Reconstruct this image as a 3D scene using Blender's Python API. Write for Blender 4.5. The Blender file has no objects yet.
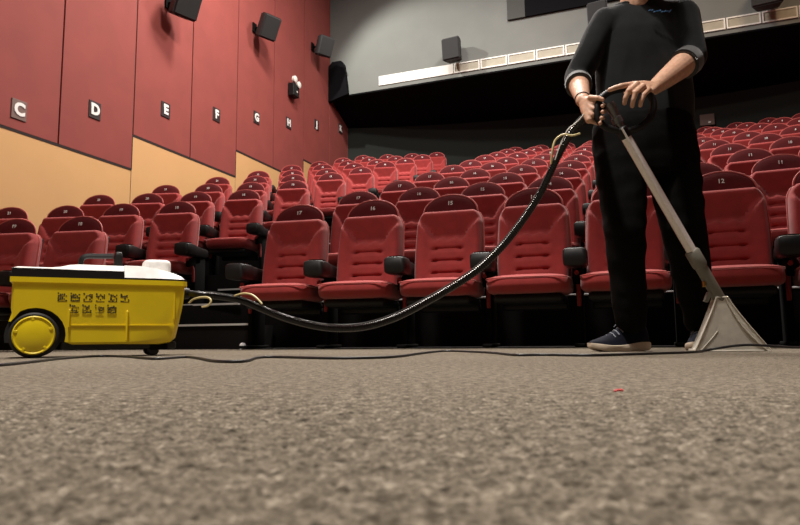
import bpy, bmesh, math, random
from math import sin, cos, pi, sqrt, atan2, radians
from mathutils import Vector, Matrix, noise
random.seed(7)
S = bpy.context.scene
C = S.collection

# ------------------------------------------------------------------ camera
FPX, PITCH, ROLL, CAMH = 660.0, 0.1154, 0.0099, 0.06
def ray(u, v):
    c, s = cos(ROLL), sin(ROLL)
    x, y = u - 400, v - 262.5
    px, py = c*x - s*y, s*x + c*y
    d0, d1, d2 = px/FPX, 1.0, -py/FPX
    return Vector((d0, -d2*sin(PITCH) + d1*cos(PITCH), d2*cos(PITCH) + d1*sin(PITCH)))
def P(u, v, Y):
    d = ray(u, v); d = d*(Y/d.y)
    return Vector((d.x, d.y, d.z + CAMH))
def G(u, v, h=0.0):                       # point of the floor (height h) seen there
    d = ray(u, v); t = (h - CAMH)/d.z
    return Vector((d.x*t, d.y*t, h))
cam = bpy.data.cameras.new('camera')
co = bpy.data.objects.new('camera', cam); C.objects.link(co)
fw = ray(400, 262.5).normalized(); rt = (ray(401, 262.5) - ray(400, 262.5)).normalized(); up = rt.cross(fw)
co.matrix_world = Matrix(((rt.x, up.x, -fw.x, 0), (rt.y, up.y, -fw.y, 0), (rt.z, up.z, -fw.z, CAMH), (0, 0, 0, 1)))
cam.sensor_width = 36; cam.lens = FPX/800*36; cam.clip_start = 0.01; cam.clip_end = 100
cam.dof.use_dof = True; cam.dof.focus_distance = 2.7; cam.dof.aperture_fstop = 13
S.camera = co

# ------------------------------------------------------------------ seating frame: a along the rows, b up the hall
YAW, X0, Y0, TR, K, A0 = 0.3322, -0.6952, 4.766, 1.1225, -0.0262, 1.6964
RISE = [0, .3407, .6934, 1.0547, 1.4221, 1.7841, 2.1616, 2.5155, 2.8802, 3.2333]
AW = -3.95
def W(a, b, h=0.0):
    return Vector((X0 + a*cos(YAW) + b*sin(YAW), Y0 - a*sin(YAW) + b*cos(YAW), h))
def curve_b(a): return K*(a - A0)**2

# ------------------------------------------------------------------ world, lights, exposure
wd = bpy.data.worlds.new('world'); S.world = wd; wd.use_nodes = True
wd.node_tree.nodes['Background'].inputs[0].default_value = (.9, .85, .8, 1)
wd.node_tree.nodes['Background'].inputs[1].default_value = 0.03
def area(name, loc, target, size, power, col, sy=None):
    l = bpy.data.lights.new(name, 'AREA'); l.energy = power; l.color = col; l.size = size
    if sy: l.shape = 'RECTANGLE'; l.size_y = sy
    o = bpy.data.objects.new(name, l); C.objects.link(o); o.location = loc
    o.rotation_euler = (Vector(target) - Vector(loc)).to_track_quat('-Z', 'Y').to_euler()
    return o
def spot(name, loc, target, power, col, angle, blend=.4, rad=.1):
    l = bpy.data.lights.new(name, 'SPOT'); l.energy = power; l.color = col; l.spot_size = radians(angle); l.spot_blend = blend
    l.shadow_soft_size = rad
    o = bpy.data.objects.new(name, l); C.objects.link(o); o.location = loc
    o.rotation_euler = (Vector(target) - Vector(loc)).to_track_quat('-Z', 'Y').to_euler()
    return o
WARM = (1.0, .86, .70); NEUT = (1.0, .93, .86)
# house lights below the ceiling
area('house_light_front', W(1.0, 1.9, 7.6), W(0.8, .9, 0), .8, 460, NEUT)
area('house_light_left', W(-1.6, 3.6, 7.9), W(-1.8, 3.4, 1), .8, 340, NEUT)
area('house_light_middle', W(0.8, 5.4, 8.4), W(0.2, 5.4, 2), .8, 300, (1, .92, .88))
area('house_light_right', W(5.0, 5.4, 8.0), W(5.0, 5.4, 1.5), .8, 90, (1, .72, .48))
area('house_light_screen', W(0.5, -5.0, 8.0), W(-0.4, -2.5, 0), 1.2, 190, NEUT)
spot('added_fill_spot', W(0.7, -3.7, 7.5), W(1.0, -2.6, .2), 2200, NEUT, 42, .45, .2)  # added fill spot: brightens machine, man and near carpet, spares the seats
spot('work_light', W(-3.3, 6.1, 7.35), W(-1.7, 8.8, 5.1), 560, (1, .97, .90), 84, .55, .05)
S.view_settings.view_transform = 'Standard'; S.view_settings.look = 'None'
S.view_settings.gamma = 1; S.view_settings.use_curve_mapping = False
S.view_settings.exposure = 0.12
S.cycles.use_denoising = True
S.cycles.max_bounces = 6

# ------------------------------------------------------------------ materials
def mat(name, col, rough=.6, metal=0, spec=.5, var=0, vscale=30, bump=0, bscale=200, trans=0, alpha=1, emit=0, sheen=0, coat=0, col2=None):
    m = bpy.data.materials.new(name); m.use_nodes = True
    nt = m.node_tree; b = nt.nodes['Principled BSDF']
    b.inputs['Base Color'].default_value = (*col, 1); b.inputs['Roughness'].default_value = rough
    b.inputs['Metallic'].default_value = metal; b.inputs['Specular IOR Level'].default_value = spec
    b.inputs['Transmission Weight'].default_value = trans; b.inputs['Alpha'].default_value = alpha
    b.inputs['Sheen Weight'].default_value = sheen; b.inputs['Coat Weight'].default_value = coat
    if emit:
        b.inputs['Emission Color'].default_value = (*col, 1); b.inputs['Emission Strength'].default_value = emit
    tc = nt.nodes.new('ShaderNodeTexCoord')
    if var or col2:
        n = nt.nodes.new('ShaderNodeTexNoise'); n.inputs['Scale'].default_value = vscale; n.inputs['Detail'].default_value = 4
        nt.links.new(tc.outputs['Object'], n.inputs['Vector'])
        r = nt.nodes.new('ShaderNodeValToRGB'); r.color_ramp.elements[0].position = .35; r.color_ramp.elements[1].position = .65
        c2 = col2 or tuple(min(1, x*(1+var)) for x in col)
        c1 = col if col2 else tuple(x*(1-var) for x in col)
        r.color_ramp.elements[0].color = (*c1, 1); r.color_ramp.elements[1].color = (*c2, 1)
        nt.links.new(n.outputs['Fac'], r.inputs['Fac']); nt.links.new(r.outputs['Color'], b.inputs['Base Color'])
    if bump:
        n = nt.nodes.new('ShaderNodeTexNoise'); n.inputs['Scale'].default_value = bscale; n.inputs['Detail'].default_value = 3
        nt.links.new(tc.outputs['Object'], n.inputs['Vector'])
        bp = nt.nodes.new('ShaderNodeBump'); bp.inputs['Strength'].default_value = bump; bp.inputs['Distance'].default_value = .002
        nt.links.new(n.outputs['Fac'], bp.inputs['Height']); nt.links.new(bp.outputs['Normal'], b.inputs['Normal'])
    return m
M = {}
M['red_wall'] = mat('red wall fabric', (.25, .050, .040), .85, var=.05, vscale=3, bump=.2, bscale=300)
M['yellow_wall'] = mat('tan wall board', (.62, .36, .15), .8, var=.02, vscale=2, bump=.15, bscale=150)
M['seam'] = mat('dark seam', (.02, .012, .01), .9)
M['seam_thin'] = mat('seam', (.08, .025, .018), .9)
M['grey_wall'] = mat('grey plaster', (.165, .172, .158), .85, var=.04, vscale=2)
M['dark_wall'] = mat('dark grey plaster', (.05, .052, .048), .9, var=.1, vscale=2)
M['black_wall'] = mat('black paint', (.005, .005, .006), .95, spec=.1)
M['rear_wall'] = mat('rear wall paint', (.024, .0265, .024), .95, spec=.15)
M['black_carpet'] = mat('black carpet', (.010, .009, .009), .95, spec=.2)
M['ceil'] = mat('dark ceiling', (.05, .045, .04), .9)
M['red_fabric'] = mat('red seat fabric', (.31, .022, .020), .85, sheen=.2, var=.08, vscale=18, bump=.25, bscale=400)
M['red_pipe'] = mat('red piping', (.50, .07, .058), .6, sheen=.4)
M['burgundy'] = mat('burgundy headrest', (.095, .006, .008), .85, spec=.25, var=.1, vscale=20)
M['black_plastic'] = mat('black plastic', (.007, .0065, .0065), .5, spec=.3)
M['cup'] = mat('cup holder', (.006, .006, .006), .3)
M['black_metal'] = mat('black metal', (.004, .004, .004), .8, spec=.1)
M['white_num'] = mat('white number', (.85, .83, .80), .6)
M['nosing'] = mat('metal nosing', (.75, .75, .74), .5)
M['yellow'] = mat('yellow plastic', (.88, .66, .010), .38, var=.03, vscale=8)
M['yellow_cap'] = mat('yellow hub cap', (.84, .64, .01), .35, var=.03, vscale=8)
M['lid'] = mat('white lid plastic', (.84, .83, .80), .4, var=.08, vscale=25)
M['rubber'] = mat('black rubber', (.012, .012, .012), .6)
M['print'] = mat('black print', (.03, .028, .01), .6)
M['hose'] = mat('black hose', (.004, .004, .004), .28, spec=.5)
M['spray'] = mat('yellow spray hose', (.62, .52, .25), .4)
M['chrome'] = mat('brushed aluminium', (.93, .91, .87), .28, metal=.1, coat=.7, var=.03, vscale=60)
M['chrome_dark'] = mat('dark steel', (.10, .10, .10), .22, metal=.3, coat=.8)
M['grey_plastic'] = mat('grey plastic', (.19, .185, .15), .45)
M['brass'] = mat('brass', (.6, .42, .12), .3, metal=1)
M['clear'] = mat('cloudy clear plastic', (.80, .76, .66), .30, trans=.3, spec=.5, var=.1, vscale=30)
M['clear_edge'] = mat('clear plastic edge', (.78, .73, .62), .3, trans=.25)
M['cord'] = mat('black cord', (.008, .008, .009), .5)
M['skin'] = mat('skin', (.62, .36, .24), .5, var=.1, vscale=60, bump=.15, bscale=150)
M['skin'].node_tree.nodes['Principled BSDF'].inputs['Subsurface Weight'].default_value = .1
M['skin'].node_tree.nodes['Principled BSDF'].inputs['Subsurface Scale'].default_value = .01
M['hair'] = mat('dark hair', (.012, .009, .007), .6)
M['shirt'] = mat('black shirt', (.008, .0095, .0105), .9, spec=.15, sheen=.1, var=.15, vscale=25, bump=.3, bscale=500)
M['cuff'] = mat('worn grey cuff', (.055, .058, .058), .8, sheen=.3, bump=.3, bscale=500)  # greyer than the shirt cloth
M['trouser'] = mat('black trousers', (.0035, .0032, .003), .95, spec=.1, var=.2, vscale=20, bump=.3, bscale=400)
M['navy'] = mat('navy shoe fabric', (.004, .005, .012), .85, spec=.2, var=.3, vscale=60)
M['sole'] = mat('cream sole', (.62, .52, .40), .55, var=.06, vscale=40)
M['lace'] = mat('grey lace', (.22, .24, .28), .7)
M['logo'] = mat('blue embroidery', (.02, .12, .30), .6)
M['eye'] = mat('eye white', (.7, .68, .65), .3)
M['speaker'] = mat('black speaker case', (.022, .022, .022), .7)
M['grille'] = mat('speaker grille', (.018, .018, .018), .85, bump=.4, bscale=300)
M['plate_grey'] = mat('grey letter plate', (.16, .10, .085), .6)
M['plate'] = mat('dark letter plate', (.025, .015, .015), .6)
M['white_frame'] = mat('white frame', (.82, .80, .74), .6)
M['beige_panel'] = mat('beige panel', (.38, .35, .27), .7, var=.1, vscale=6)
M['recess'] = mat('recess grey green', (.05, .052, .045), .8)
M['red_bit'] = mat('red scrap', (.7, .02, .03), .6)

def carpet():
    m = bpy.data.materials.new('beige brown carpet'); m.use_nodes = True
    nt = m.node_tree; b = nt.nodes['Principled BSDF']; b.inputs['Roughness'].default_value = .95; b.inputs['Specular IOR Level'].default_value = .1
    tc = nt.nodes.new('ShaderNodeTexCoord')
    def nz(scale, det=2):
        n = nt.nodes.new('ShaderNodeTexNoise'); n.inputs['Scale'].default_value = scale; n.inputs['Detail'].default_value = det
        nt.links.new(tc.outputs['Object'], n.inputs['Vector']); return n
    a = nz(260, 3); v = nz(75, 3); big = nz(1.3, 2)
    r = nt.nodes.new('ShaderNodeValToRGB')
    els = r.color_ramp.elements
    els[0].position = .34; els[0].color = (.045, .038, .028, 1); els[1].position = .66; els[1].color = (.37, .325, .26, 1)
    e = els.new(.45); e.color = (.115, .097, .073, 1); e = els.new(.56); e.color = (.20, .172, .132, 1)
    mx = nt.nodes.new('ShaderNodeMath'); mx.operation = 'MULTIPLY_ADD'; mx.inputs[1].default_value = .5; 
    nt.links.new(v.outputs['Fac'], mx.inputs[0])
    m2 = nt.nodes.new('ShaderNodeMath'); m2.operation = 'MULTIPLY'; m2.inputs[1].default_value = .5
    nt.links.new(a.outputs['Fac'], m2.inputs[0]); nt.links.new(m2.outputs[0], mx.inputs[2])
    nt.links.new(mx.outputs[0], r.inputs['Fac'])
    mix = nt.nodes.new('ShaderNodeMix'); mix.data_type = 'RGBA'; mix.blend_type = 'MULTIPLY'; mix.inputs[0].default_value = 1
    r2 = nt.nodes.new('ShaderNodeValToRGB'); r2.color_ramp.elements[0].position = .3; r2.color_ramp.elements[1].position = .7
    r2.color_ramp.elements[0].color = (.82, .80, .78, 1); r2.color_ramp.elements[1].color = (1, 1, 1, 1)
    nt.links.new(big.outputs['Fac'], r2.inputs['Fac'])
    nt.links.new(r.outputs['Color'], mix.inputs[6]); nt.links.new(r2.outputs['Color'], mix.inputs[7])
    nt.links.new(mix.outputs[2], b.inputs['Base Color'])
    bp = nt.nodes.new('ShaderNodeBump'); bp.inputs['Strength'].default_value = .35; bp.inputs['Distance'].default_value = .002
    nt.links.new(a.outputs['Fac'], bp.inputs['Height']); nt.links.new(bp.outputs['Normal'], b.inputs['Normal'])
    return m
M['carpet'] = carpet()

# ------------------------------------------------------------------ mesh helpers
def finish(name, bm, m, parent=None, smooth=False, fix=True):
    if fix: bmesh.ops.recalc_face_normals(bm, faces=bm.faces)
    me = bpy.data.meshes.new(name); bm.to_mesh(me); bm.free()
    ms = m if isinstance(m, (list, tuple)) else [m]
    for k in ms: me.materials.append(M[k])
    if smooth:
        for p in me.polygons: p.use_smooth = True
    o = bpy.data.objects.new(name, me); C.objects.link(o)
    if parent: o.parent = parent
    return o
def smooth_angle(o, deg=40):
    for p in o.data.polygons: p.use_smooth = True
    o.data.set_sharp_from_angle(angle=radians(deg))
    return o
def box(bm, c, s, rot=None, mi=0, bev=0, seg=2):
    r = bmesh.ops.create_cube(bm, size=1)
    vs = r['verts']
    mt = Matrix.Translation(Vector(c)) @ (rot.to_4x4() if rot else Matrix.Identity(4)) @ Matrix.Diagonal((*s, 1))
    bmesh.ops.transform(bm, matrix=mt, verts=vs)
    fs = list({f for v in vs for f in v.link_faces})
    for f in fs: f.material_index = mi
    if bev:
        es = list({e for f in fs for e in f.edges})
        bmesh.ops.bevel(bm, geom=es, offset=bev, segments=seg, affect='EDGES', profile=.5)
    return vs
def tube(bm, pts, rad, n=10, caps=True, mi=0, squash=None):
    pts = [Vector(p) for p in pts]
    rads = rad if isinstance(rad, (list, tuple)) else [rad]*len(pts)
    rings = []; nrm = None
    for i, p in enumerate(pts):
        t = (pts[min(i+1, len(pts)-1)] - pts[max(i-1, 0)])
        t = t.normalized() if t.length > 1e-9 else Vector((0, 0, 1))
        if nrm is None:
            ref = Vector((0, 0, 1)) if abs(t.z) < .9 else Vector((0, 1, 0))
            nrm = t.cross(ref).normalized()
        else:
            nrm = (nrm - t*nrm.dot(t)).normalized()
        bn = t.cross(nrm)
        r = rads[i]
        rings.append([bm.verts.new(p + (nrm*cos(2*pi*k/n) + bn*sin(2*pi*k/n)*(squash or 1))*r) for k in range(n)])
    for a, b in zip(rings, rings[1:]):
        for k in range(n):
            f = bm.faces.new((a[k], a[(k+1) % n], b[(k+1) % n], b[k])); f.material_index = mi
    if caps:
        bm.faces.new(rings[0][::-1]).material_index = mi; bm.faces.new(rings[-1]).material_index = mi
    return rings
def spline(pts, n=8):
    pts = [Vector(p) for p in pts]; out = []
    q = [2*pts[0]-pts[1]] + pts + [2*pts[-1]-pts[-2]]
    for i in range(1, len(q)-2):
        for k in range(n):
            t = k/n
            out.append(.5*((2*q[i]) + (q[i+1]-q[i-1])*t + (2*q[i-1]-5*q[i]+4*q[i+1]-q[i+2])*t*t + (3*q[i]-q[i-1]-3*q[i+1]+q[i+2])*t**3))
    out.append(pts[-1]); return out
def lathe(bm, prof, axis='Z', n=24, c=(0, 0, 0), mi=0):
    c = Vector(c); rings = []
    for r, h in prof:
        ring = []
        for k in range(n):
            a = 2*pi*k/n; x, y = r*cos(a), r*sin(a)
            v = {'Z': (x, y, h), 'Y': (x, h, y), 'X': (h, x, y)}[axis]
            ring.append(bm.verts.new(c + Vector(v)))
        rings.append(ring)
    for a, b in zip(rings, rings[1:]):
        for k in range(n):
            bm.faces.new((a[k], a[(k+1) % n], b[(k+1) % n], b[k])).material_index = mi
    bm.faces.new(rings[0]).material_index = mi; bm.faces.new(rings[-1]).material_index = mi
def extrude_poly(bm, poly, y0, y1, mi=0, ax='Y'):
    # poly in (x,z), extruded from y0 to y1
    A = [bm.verts.new((x, y0, z)) for x, z in poly]; B = [bm.verts.new((x, y1, z)) for x, z in poly]
    n = len(poly)
    bm.faces.new(A).material_index = mi; bm.faces.new(B[::-1]).material_index = mi
    for i in range(n): bm.faces.new((A[i], B[i], B[(i+1) % n], A[(i+1) % n])).material_index = mi
def sbox(bm, c, half, k=5, n=10):
    # rounded box: cube grid pulled onto a superellipsoid
    old = len(bm.verts); r = bmesh.ops.create_cube(bm, size=2); vs = r['verts']; es = list({e for v in vs for e in v.link_edges})
    bmesh.ops.subdivide_edges(bm, edges=es, cuts=n, use_grid_fill=True)
    allv = list(bm.verts)[old:]
    for v in allv:
        p = v.co.copy(); m_ = max(abs(p.x), abs(p.y), abs(p.z)); q = (abs(p.x)**k+abs(p.y)**k+abs(p.z)**k)**(1/k)
        p *= m_/q; v.co = Vector((c[0]+p.x*half[0], c[1]+p.y*half[1], c[2]+p.z*half[2]))
    return allv
def text_bm(s, size, depth=.002, align='CENTER', bold=0):
    cu = bpy.data.curves.new('t', 'FONT'); cu.body = s; cu.size = size; cu.align_x = align; cu.align_y = 'CENTER'; cu.extrude = depth; cu.offset = bold; cu.resolution_u = 3
    o = bpy.data.objects.new('t', cu); C.objects.link(o)
    dg = bpy.context.evaluated_depsgraph_get(); dg.update()
    me = bpy.data.meshes.new_from_object(o.evaluated_get(dg))
    bm = bmesh.new(); bm.from_mesh(me)
    bpy.data.objects.remove(o); bpy.data.curves.remove(cu); bpy.data.meshes.remove(me)
    return bm
def text_mesh(name, s, size, m, depth=.002, bold=0):
    bm = text_bm(s, size, depth, 'CENTER', bold)
    bmesh.ops.rotate(bm, verts=bm.verts, cent=(0, 0, 0), matrix=Matrix.Rotation(pi/2, 3, 'X'))   # lies in xz, faces -y
    me = bpy.data.meshes.new(name); bm.to_mesh(me); bm.free(); me.materials.append(M[m]); return me
def empty(name, loc, rz=0, label=None, cat=None, group=None):
    o = bpy.data.objects.new(name, None); C.objects.link(o); o.location = loc; o.rotation_euler = (0, 0, rz); o.empty_display_size = .1
    if label: o['label'] = label
    if cat: o['category'] = cat
    if group: o['group'] = group
    return o
def tag(o, label, cat, group=None):
    o['label'] = label; o['category'] = cat
    if group: o['group'] = group
    return o
def struct(o): o['kind'] = 'structure'; return o

# ------------------------------------------------------------------ floor
def floor():
    bm = bmesh.new()
    ny0, ny1, nx, ny = .11, .85, 460, 480
    hw = lambda y: .66*y + .06
    nx0, nx1 = -hw(ny0), hw(ny0); g = []
    for j in range(ny+1):
        row = []; y = ny0 + (ny1-ny0)*(j/ny)**1.25
        for i in range(nx+1):
            u = -1 + 2*i/nx; x = u*hw(y)
            fade = max(0, min(1, (1-abs(u))/.04, (y-ny0)/.02, (ny1-y)/.30))
            z = noise.noise(Vector((x*230, y*230, 0)))*.0024 + noise.noise(Vector((x*90, y*90, 5)))*.0012 - .0006
            row.append(bm.verts.new((x, y, z*fade)))
        g.append(row)
    for j in range(ny):
        for i in range(nx): bm.faces.new((g[j][i], g[j][i+1], g[j+1][i+1], g[j+1][i]))
    # the rest of the floor around the finely tufted patch
    def q(pts): bm.faces.new([bm.verts.new((x, y, 0)) for x, y in pts])
    f0, f1 = W(AW, -.30), W(9.5, -.30); b0, b1 = W(AW, -10), W(9.5, -10)
    R = [(-hw(ny0), ny0), (hw(ny0), ny0), (hw(ny1), ny1), (-hw(ny1), ny1)]
    O = [(b0.x, b0.y), (b1.x, b1.y), (f1.x, f1.y), (f0.x, f0.y)]
    for k in range(4): q([O[k], O[(k+1) % 4], R[(k+1) % 4], R[k]])
    for f in bm.faces: f.normal_update()
    bad = [f for f in bm.faces if f.normal.z < 0]
    bmesh.ops.reverse_faces(bm, faces=bad)
    o = finish('floor', bm, 'carpet', fix=False, smooth=True)
    return struct(o)
floor()

# ------------------------------------------------------------------ stepped terrace under the seats
AISLE = (-1.43, -.33); ARIGHT = 9.5
def terrace():
    bm = bmesh.new()
    aa = [AW + (ARIGHT-AW)*i/40 for i in range(41)]
    def front(r, a): return -.30 if r == 0 else curve_b(a) + (r-1)*TR + .30
    H = lambda r: .004 if r == 0 else RISE[r]
    for r in range(10):
        for a, b in zip(aa, aa[1:]):
            n0, n1 = (front(r+1, a), front(r+1, b)) if r < 9 else (curve_b(a)+9*TR+.9, curve_b(b)+9*TR+.9)
            h = H(r); hp = 0 if r == 0 else H(r-1)
            v = [bm.verts.new(W(*q)) for q in ((a, front(r, a), hp), (b, front(r, b), hp), (b, front(r, b), h), (a, front(r, a), h), (b, n1, h), (a, n0, h))]
            bm.faces.new((v[0], v[1], v[2], v[3])); bm.faces.new((v[3], v[2], v[4], v[5]))
    bmesh.ops.remove_doubles(bm, verts=bm.verts, dist=1e-4)
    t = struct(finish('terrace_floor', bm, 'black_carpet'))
    # aisle half steps with metal nosings
    ends = [(-1.43, -.33), (-1.43, -.62), (-1.30, -.33), (-1.30, -.45)]
    k = 0
    for r in range(0, 9):
        h = (H(r)+H(r+1))/2
        for half in (0, 1):
            a0, a1 = AISLE
            bmid = (curve_b(-.9) + r*TR)
            if half == 0:
                f = bmid + (-.02 if r == 0 else -.10); top = h; back = bmid + .32
                bm = bmesh.new()
                v = [bm.verts.new(W(*q)) for q in ((a0, f, H(r)), (a1, f, H(r)), (a1, f, top), (a0, f, top), (a1, back, top), (a0, back, top), (a1, back, H(r)), (a0, back, H(r)))]
                bm.faces.new(v[:4]); bm.faces.new((v[3], v[2], v[4], v[5])); bm.faces.new((v[1], v[6], v[4], v[2])); bm.faces.new((v[0], v[3], v[5], v[7]))
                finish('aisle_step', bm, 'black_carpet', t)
            else:
                f = curve_b(-.9) + r*TR + .30; top = H(r+1)
            e = ends[k % 4]; k += 1
            bm = bmesh.new(); m0 = W((e[0]+e[1])/2, f-.004, top+.002)
            box(bm, m0, (e[1]-e[0], .03, .014), Matrix.Rotation(-YAW, 3, 'Z'))
            finish('step_nosing', bm, 'nosing', t)
    # thin nosing along the second tread, seen between the front seats
    bm = bmesh.new()
    tube(bm, [W(a, curve_b(a)+.295, RISE[1]+.004) for a in [-.3+.5*i for i in range(14)]], .008, 6)
    finish('tread_nosing', bm, 'nosing', t)
terrace()

# ------------------------------------------------------------------ walls
def row_box(bm, a0, a1, b0, b1, h0, h1, mi=0):
    v = [bm.verts.new(W(a, b, h)) for a in (a0, a1) for b in (b0, b1) for h in (h0, h1)]
    for f in ((0, 1, 3, 2), (4, 6, 7, 5), (0, 4, 5, 1), (2, 3, 7, 6), (0, 2, 6, 4), (1, 5, 7, 3)):
        bm.faces.new([v[i] for i in f]).material_index = mi
SEAMS = [-3.52, -2.32, -1.12, .10, 1.46, 2.66, 3.88, 5.10, 6.34, 7.56, 8.80, 9.80]
CEIL = 9.6
bm = bmesh.new()
# masonry behind the panels
row_box(bm, AW-.25, AW-.03, -10, 10.9, -.1, CEIL)
wl = struct(finish('wall_left', bm, 'dark_wall'))
steps = [(-10, -2.32, 1.38), (-2.32, .10, 1.86), (.10, 2.66, 2.33), (2.66, 5.11, 2.80), (5.11, 7.56, 3.26), (7.56, 9.95, 3.73)]
for (b0, b1, h) in steps:
    bm = bmesh.new(); row_box(bm, AW-.03, AW, b0+.006, b1-.006, 0, h-.012); finish('tan_panel', bm, 'yellow_wall', wl)
    bm = bmesh.new(); row_box(bm, AW-.028, AW+.004, b0, b1, h-.014, h+.018); finish('dark_trim', bm, 'seam', wl)
    ss = [s for s in SEAMS if b0-.05 < s < b1+.05]
    e = [b0] + [s for s in ss if b0+.1 < s < b1-.1] + [b1]
    for s0, s1 in zip(e, e[1:]):
        bm = bmesh.new(); row_box(bm, AW-.03, AW+.006, s0+.012, s1-.012, h+.018, CEIL)
        finish('red_panel', bm, 'red_wall', wl)
    bm = bmesh.new(); row_box(bm, AW-.028, AW+.004, b1-.009, b1+.009, h, h+.48)
    finish('dark_trim', bm, 'seam', wl)
    bm = bmesh.new(); row_box(bm, AW-.029, AW-.006, b1-.02, b1+.02, 0, CEIL); finish('joint', bm, 'seam_thin', wl)

bm = bmesh.new(); row_box(bm, 9.5, 9.7, -10, 10.9, -.1, CEIL); struct(finish('wall_right', bm, 'red_wall'))
bm = bmesh.new(); row_box(bm, AW-.25, 9.7, -10.2, -10, -.1, CEIL); struct(finish('wall_front', bm, 'dark_wall'))
bm = bmesh.new(); row_box(bm, AW-.25, 9.7, -10.2, 11, CEIL, CEIL+.1); struct(finish('ceiling', bm, 'ceil'))
# curved rear wall under the gallery
bm = bmesh.new()
aa = [AW-.02 + (9.52-AW)*i/40 for i in range(41)]
BW = lambda a: curve_b(a) + 9*TR + .56
for a, b in zip(aa, aa[1:]):
    for s, fl in ((0, 0), (.1, 1)):
        v = [bm.verts.new(W(*q)) for q in ((a, BW(a)+s, 2.8), (b, BW(b)+s, 2.8), (b, BW(b)+s, 5.6), (a, BW(a)+s, 5.6))]
        bm.faces.new(v)
bmesh.ops.remove_doubles(bm, verts=bm.verts, dist=1e-4)
struct(finish('wall_rear', bm, 'rear_wall'))
# gallery front: slightly skew plane, black soffit below
FA0, FB0, FA1, FB1 = AW-.02, 8.83, 9.5, 8.22
def FBf(a): return FB0 + (FB1-FB0)*(a-FA0)/(FA1-FA0)
def face_pt(a, h, off=0): return W(a, FBf(a)-off, h)
FANG = -YAW + atan2(FB1-FB0, FA1-FA0)
bm = bmesh.new()
v = [bm.verts.new(p) for p in (face_pt(FA0, 5.5), face_pt(FA1, 5.5), face_pt(FA1, CEIL), face_pt(FA0, CEIL))]
bm.faces.new(v)
g = finish('wall_gallery', bm, 'grey_wall'); struct(g)
bm = bmesh.new()
L = [(AW-.02+(9.52-AW)*i/40) for i in range(41)]
for a, b in zip(L, L[1:]):
    v = [bm.verts.new(p) for p in (face_pt(a, 5.5, -.004), face_pt(b, 5.5, -.004), face_pt(b, 5.47, -.01), face_pt(a, 5.47, -.01), W(b, BW(b)+.02, 5.08), W(a, BW(a)+.02, 5.08))]
    bm.faces.new(v[:4]); bm.faces.new((v[3], v[2], v[4], v[5]))
bmesh.ops.remove_doubles(bm, verts=bm.verts, dist=1e-4)
finish('soffit', bm, 'black_wall', g)
# black rounded corner piece at the left end of the gallery front
bm = bmesh.new()
w0, h0 = .48, .78
poly = [(0, -.14)] + [(w0, -.02)] + [(w0-.02, .2), (w0-.09, h0-.10)] + [(w0-.12-.07*(1-cos(t*pi/8)), h0-.08+.08*sin(t*pi/8)) for t in range(1, 5)] + [(.10, h0), (0, h0-.10)]
extrude_poly(bm, poly, -.10, .0)
cp = finish('corner_panel', bm, 'black_wall', g)
cp.location = face_pt(AW+.01, 5.5); cp.rotation_euler = (0, 0, FANG)
# row of framed panels along the gallery front
PW = .572
for i in range(15):
    a = -2.74 + PW*(i+.5)
    first = i < 3
    t = empty('wall_panel', face_pt(a, 5.69), FANG,
              ('overexposed wall panel, glare painted white, on the gallery front, %s of the three at the left end' % ['leftmost', 'middle', 'right-hand'][i]) if first else
              'framed beige panel on the gallery front, number %d in the long strip counted from the left' % (i+1), 'wall panel', 'panels along the gallery front')
    w, h = PW-.02, .21
    if first:
        bm = bmesh.new(); box(bm, (0, -.012, 0), (w+.008, .02, h), bev=.002, seg=1); finish('board', bm, 'white_frame', t)  # overexposure put into the colour: these panels become solid white boards
    else:
        bm = bmesh.new(); box(bm, (0, -.008, 0), (w-.02, .012, h-.02)); finish('board', bm, 'beige_panel', t)
        bm = bmesh.new(); fr = .024
        box(bm, (0, -.015, h/2-fr/2), (w, .026, fr)); box(bm, (0, -.015, -h/2+fr/2), (w, .026, fr))
        box(bm, (-w/2+fr/2, -.015, 0), (fr, .026, h-2*fr)); box(bm, (w/2-fr/2, -.015, 0), (fr, .026, h-2*fr))
        finish('frame', bm, 'white_frame', t)
# dark projection window box on the gallery front
t = struct(empty('window_1', face_pt(.15, 6.52), FANG))
bm = bmesh.new(); box(bm, (.18, -.03, .55), (.36, .06, 1.1)); finish('side_panel', bm, 'recess', t)
bm = bmesh.new(); box(bm, (1.45, -.03, .55), (2.18, .05, 1.1)); finish('dark_pane', bm, 'black_wall', t)

# ------------------------------------------------------------------ row letters on the left wall
for ch, b, h, m_ in zip('CDEFGHJK', [.92, 1.98, 3.29, 4.52, 5.73, 6.91, 8.14, 9.39], [2.57, 2.92, 3.36, 3.69, 4.03, 4.30, 4.65, 4.94], ['plate_grey']+['plate']*7):
    t = empty('row_letter_sign', W(AW+.012, b, h), -YAW + pi/2,
              'small %s wall sign with a white letter %s on the red wall' % ('grey' if ch == 'C' else 'dark', ch), 'sign', 'row letter signs on the red wall')
    bm = bmesh.new(); box(bm, (0, 0, 0), (.19, .012, .22), bev=.003, seg=1); finish('plate', bm, m_, t)
    me = text_mesh('letter', ch, .19, 'white_num', .004, .009)
    o = bpy.data.objects.new('letter', me); C.objects.link(o); o.parent = t; o.location = (0, -.009, 0); o.scale = (1.0, 1, 1)

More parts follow.
